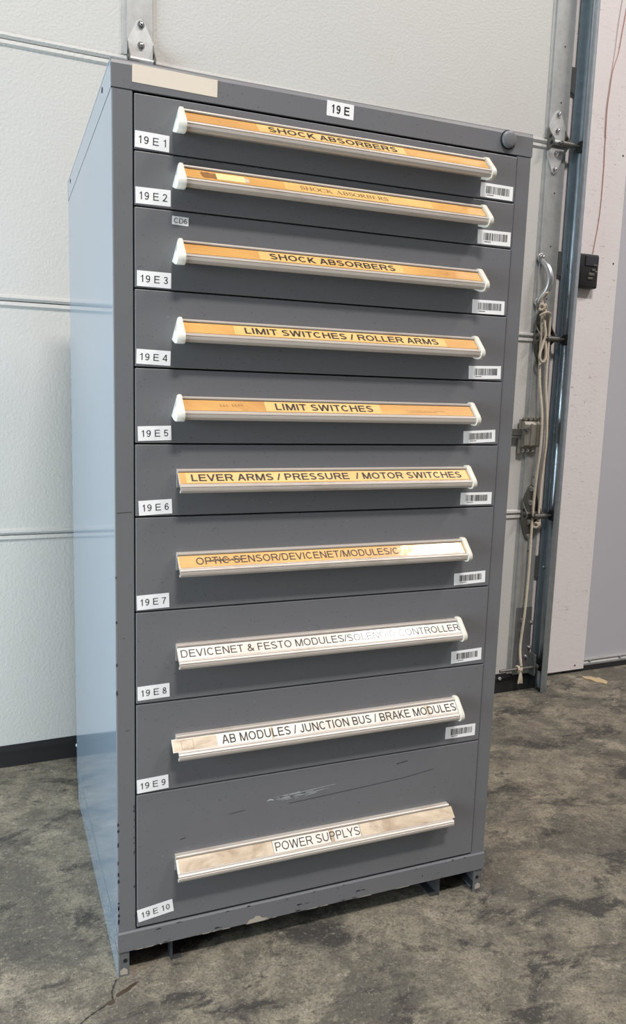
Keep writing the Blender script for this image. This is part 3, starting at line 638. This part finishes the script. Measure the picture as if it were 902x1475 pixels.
for i in range(10):
    z1, z0 = SEAM[i]-.0012, SEAM[i+1]+.0012
    m = MB(); m.box(XA+.0012, XB-.0012, -.0012, .018, z0, z1, 0, .0012, 2)
    m.box(XA+.006, XB-.006, .018, .095, z0+.008, z1-.012)
    rr = random.Random(40+i)
    if i == 9:
        yy = -.0015
        def sl(pts, wd, mi):
            V, P = [], []; ribbon(V, P, pts, wd); add_polys(m, V, P, lambda a, b: (a, yy, b), mi)
        sl([(.272, .2835), (.277, .2855), (.282, .2850), (.286, .2835)], [.001, .003, .0025, .0005], 1)
        for k in range(22):
            x = .276+.10*rr.random(); z = .279+.010*rr.random()+(x-.28)*.02; l = .006+.03*rr.random(); sl([(x, z), (x+l, z+l*.09)], .0003+.0007*rr.random(), 1)
        sl([(.30, .287), (.36, .2915), (.41, .2945)], [.0004, .0011, .0006], 1)
        sl([(.315, .272), (.38, .2745), (.47, .2785), (.56, .283), (.625, .2905)], .0008, 2)
        sl([(.54, .314), (.565, .317)], .0014, 2); sl([(.20, .272), (.23, .274)], .0007, 2); sl([(.11, .24), (.12, .242)], .0012, 2)
    for k in range(4 if i > 4 else 1):
        x = .06+.6*rr.random(); z = z0+.01+(z1-z0-.02)*rr.random(); m.poly([(x, -.0014, z), (x+.004, -.0014, z+.0004), (x+.003, -.0014, z+.001)], 1 if rr.random() < .5 else 2)
    d = m.build('drawer', [PAINT, SCR, SCRD], cab)
    zt = ZT[i]; xl = .105 if i < 5 else .1005; xr = .655 if i < 8 else .660
    h = MB(); h.prism(HP, xl, xr, lambda a, b, t: (t, -.0012-a, zt+b)); h.build('handle', [ALU], d, 25)
    ends = [] if i == 9 else ([0, 1] if i < 5 else [1])
    for e in ends:
        c = MB(); x0, x1 = (xl-.0135, xl+.001) if e == 0 else (xr-.001, xr+.008)
        xo = x0 if e == 0 else x1; xi_ = x1 if e == 0 else x0; dxe = .0018*(1 if e == 0 else -1)
        cen = (.016, -.019)
        tp = (lambda b: .0085*(1-min(1, max(0, -b/.030)))) if e == 0 else (lambda b: 0)
        def ring(sc, x):
            out = []
            for a, b in CAPP:
                zz = cen[1]+(b-cen[1])*sc; out.append(c.bm.verts.new((min(x+tp(zz), xi_) if e == 0 else x, -.0012-max(0, cen[0]+(a-cen[0])*sc), zt+zz)))
            return out
        A = ring(1.0, xi_); B = ring(1.0, xo+dxe); Cc = ring(.955, xo+dxe*.25); Dd = ring(.90, xo); n = len(CAPP)
        for q0, q1 in ((A, B), (B, Cc), (Cc, Dd)):
            for k in range(n): c.bm.faces.new((q0[k], q0[(k+1) % n], q1[(k+1) % n], q1[k]))
        c.bm.faces.new(A); c.bm.faces.new(Dd)
        if e == 0:
            V, P = [], []; ribbon(V, P, [(.008, -.006), (.010, -.014), (.013, -.020)], [.0006, .0016, .0005]); add_polys(c, V, P, lambda a, b: (xo+tp(b)-.0006, -.0012-a, zt+b), 1)
        ec = c.build('end_cap', [CAPW, SCRD], d, 50); ec['label'] = 'milky white plastic end cap'
    # label strip with its printing
    txt, ta, tb, th, bold = WORDS[i]; ta /= 1000; tb /= 1000
    s = MB(); q0 = .0016
    def quad(xa, xb, va, vb, q, mi): s.poly([slope(xa, va, q, zt-0), slope(xb, va, q, zt), slope(xb, vb, q, zt), slope(xa, vb, q, zt)], mi)
    xa, xb = xl+.001, xr-.002
    if i == 8: xa = .0915
    if i == 9: xa, xb = .1035, .6655
    s.prism([(0, -.0004), (SLEN, -.0004), (SLEN, q0), (0, q0)], xa, xb, lambda a, b, t: slope(t, a, b, zt), 0)
    base = AMBER if i < 7 else (WHITEP if i < 9 else TANP)
    mats = [base, INK, AMBERL, TANP, WHITEP, SMUDGE, CREAM, INKP, INKF]
    P2 = lambda a, b: slope((ta+tb)/2+a, SLEN*.5-b, q0+.0005, zt)
    def stroke(pts, wd, mi, q=.0006):
        V, P = [], []; ribbon(V, P, pts, wd); add_polys(s, V, P, lambda a, b: slope(a, b, q0+q, zt), mi)
    if i in (0, 2, 3, 4): quad(ta-.018, tb+.016, .0006, SLEN-.0006, q0+.0002, 2)
    if i == 1:
        quad(.270, .545, .0006, SLEN-.0006, q0+.0002, 2)
        edge = [(.1318, .30), (.1335, .62), (.1350, .80), (.1420, .86), (.1475, .78), (.1569, .84), (.1569, .20), (.1500, .26), (.1440, .16), (.1385, .22), (.1350, .14)]
        s.poly([slope(a, b*SLEN, q0+.0003, zt) for a, b in edge], 5)
        s.poly([slope(a, b*SLEN, q0+.0003, zt) for a, b in [(.2030, .2), (.2090, .3), (.2115, .5), (.2100, .8), (.2030, .85)]], 3)
        quad(.1569, .2035, .003, SLEN-.003, q0+.0004, 6)
    if i == 5: quad(.112, .650, .0010, SLEN-.0010, q0+.0002, 2)
    if i == 7: quad(.1035, .653, .0008, SLEN-.0008, q0+.0002, 4)
    if i == 8:
        quad(.0925, .1700, .0012, SLEN-.0012, q0+.0002, 3); quad(.1070, .1277, .0035, SLEN-.0035, q0+.0003, 5 if False else 3); quad(.1735, .6575, .0008, SLEN-.0008, q0+.0003, 4)
        for (a, b, c_, d_) in ((.1070, .1277, .0035, .0039), (.1070, .1277, SLEN-.0039, SLEN-.0035), (.1070, .1074, .0035, SLEN-.0035), (.1273, .1277, .0035, SLEN-.0035)): quad(a, b, c_, d_, q0+.0004, 7)
        quad(.270, .275, .001, SLEN-.001, q0+.00035, 3); quad(.588, .598, .001, SLEN-.001, q0+.00035, 3)
    if i == 9:
        quad(.2795, .4570, .0008, SLEN-.0008, q0+.0002, 4); quad(.393, .402, .001, SLEN-.001, q0+.00035, 3)
        quad(.2790, .2796, 0, SLEN, q0+.0003, 7); quad(.4568, .4576, 0, SLEN, q0+.0003, 7)
    if txt == 'serif':
        V, P = serif_text('SHOCK ABSORBERS'); V = fit(V, tb-ta, SLEN*th); add_polys(s, V, P, P2, 7)
    else:
        V, P = text_polys(txt, bold); V = fit(V, tb-ta, SLEN*th); add_polys(s, V, P, P2, 1)
    if i == 4:                               # pencilled note and a faded stamp
        x = .1695
        for k in range(8):
            if k == 3: x += .005; continue
            a = rr.random()*2; stroke([(x+.0018*math.cos(a+t), SLEN*.52+.0022*math.sin(a+t*1.3)-.0003*k) for t in [j*.6 for j in range(9)]], .0004, 7); x += .0052
        for k in range(24):
            x = .5115+.0034*k
            if k in (2, 10, 16): continue
            stroke([(x, SLEN*.60+.0012), (x+.0008, SLEN*.60-.0012), (x+.0018, SLEN*.60+.0008)], .0005, 8)
        stroke([(.515, SLEN*.75), (.54, SLEN*.74), (.575, SLEN*.75)], .0004, 8)
    if i == 6:
        stroke([(.150+.0011*k, SLEN*.48+.0016*math.sin(k*1.1)+.0008*math.sin(k*.37)) for k in range(56)], .0012, 1)
        stroke([(.153+.0012*k, SLEN*.55+.0011*math.sin(k*.9+1)) for k in range(46)], .0010, 1)
    st = s.build('label_strip', mats, d)
    st['label'] = 'strip reading %s' % ('SHOCK ABSORBERS' if txt == 'serif' else ' '.join(txt.split()))
    cx, cz, w_, h_, rot = TAGS[i]
    sticker('number_tag', cx/1000, cz/1000, w_/1000, h_/1000, rot, -.0013, d, '19 E %d' % (i+1), .80, .46, 0.0, label='white tag reading 19 E %d' % (i+1))
    if i < 9:
        cx, cz, w_, h_, rot = BARS[i]
        sticker('barcode_sticker', cx/1000, cz/1000, w_/1000, h_/1000, rot, -.0013, d, bars=1, seed=i, label='white barcode sticker')
    if i == 2: sticker('code_tag', .1048, 1.2751, .0262, .0127, -1.4, -.0013, d, 'CD6', .78, .6, -.02, label='small CD6 tag')
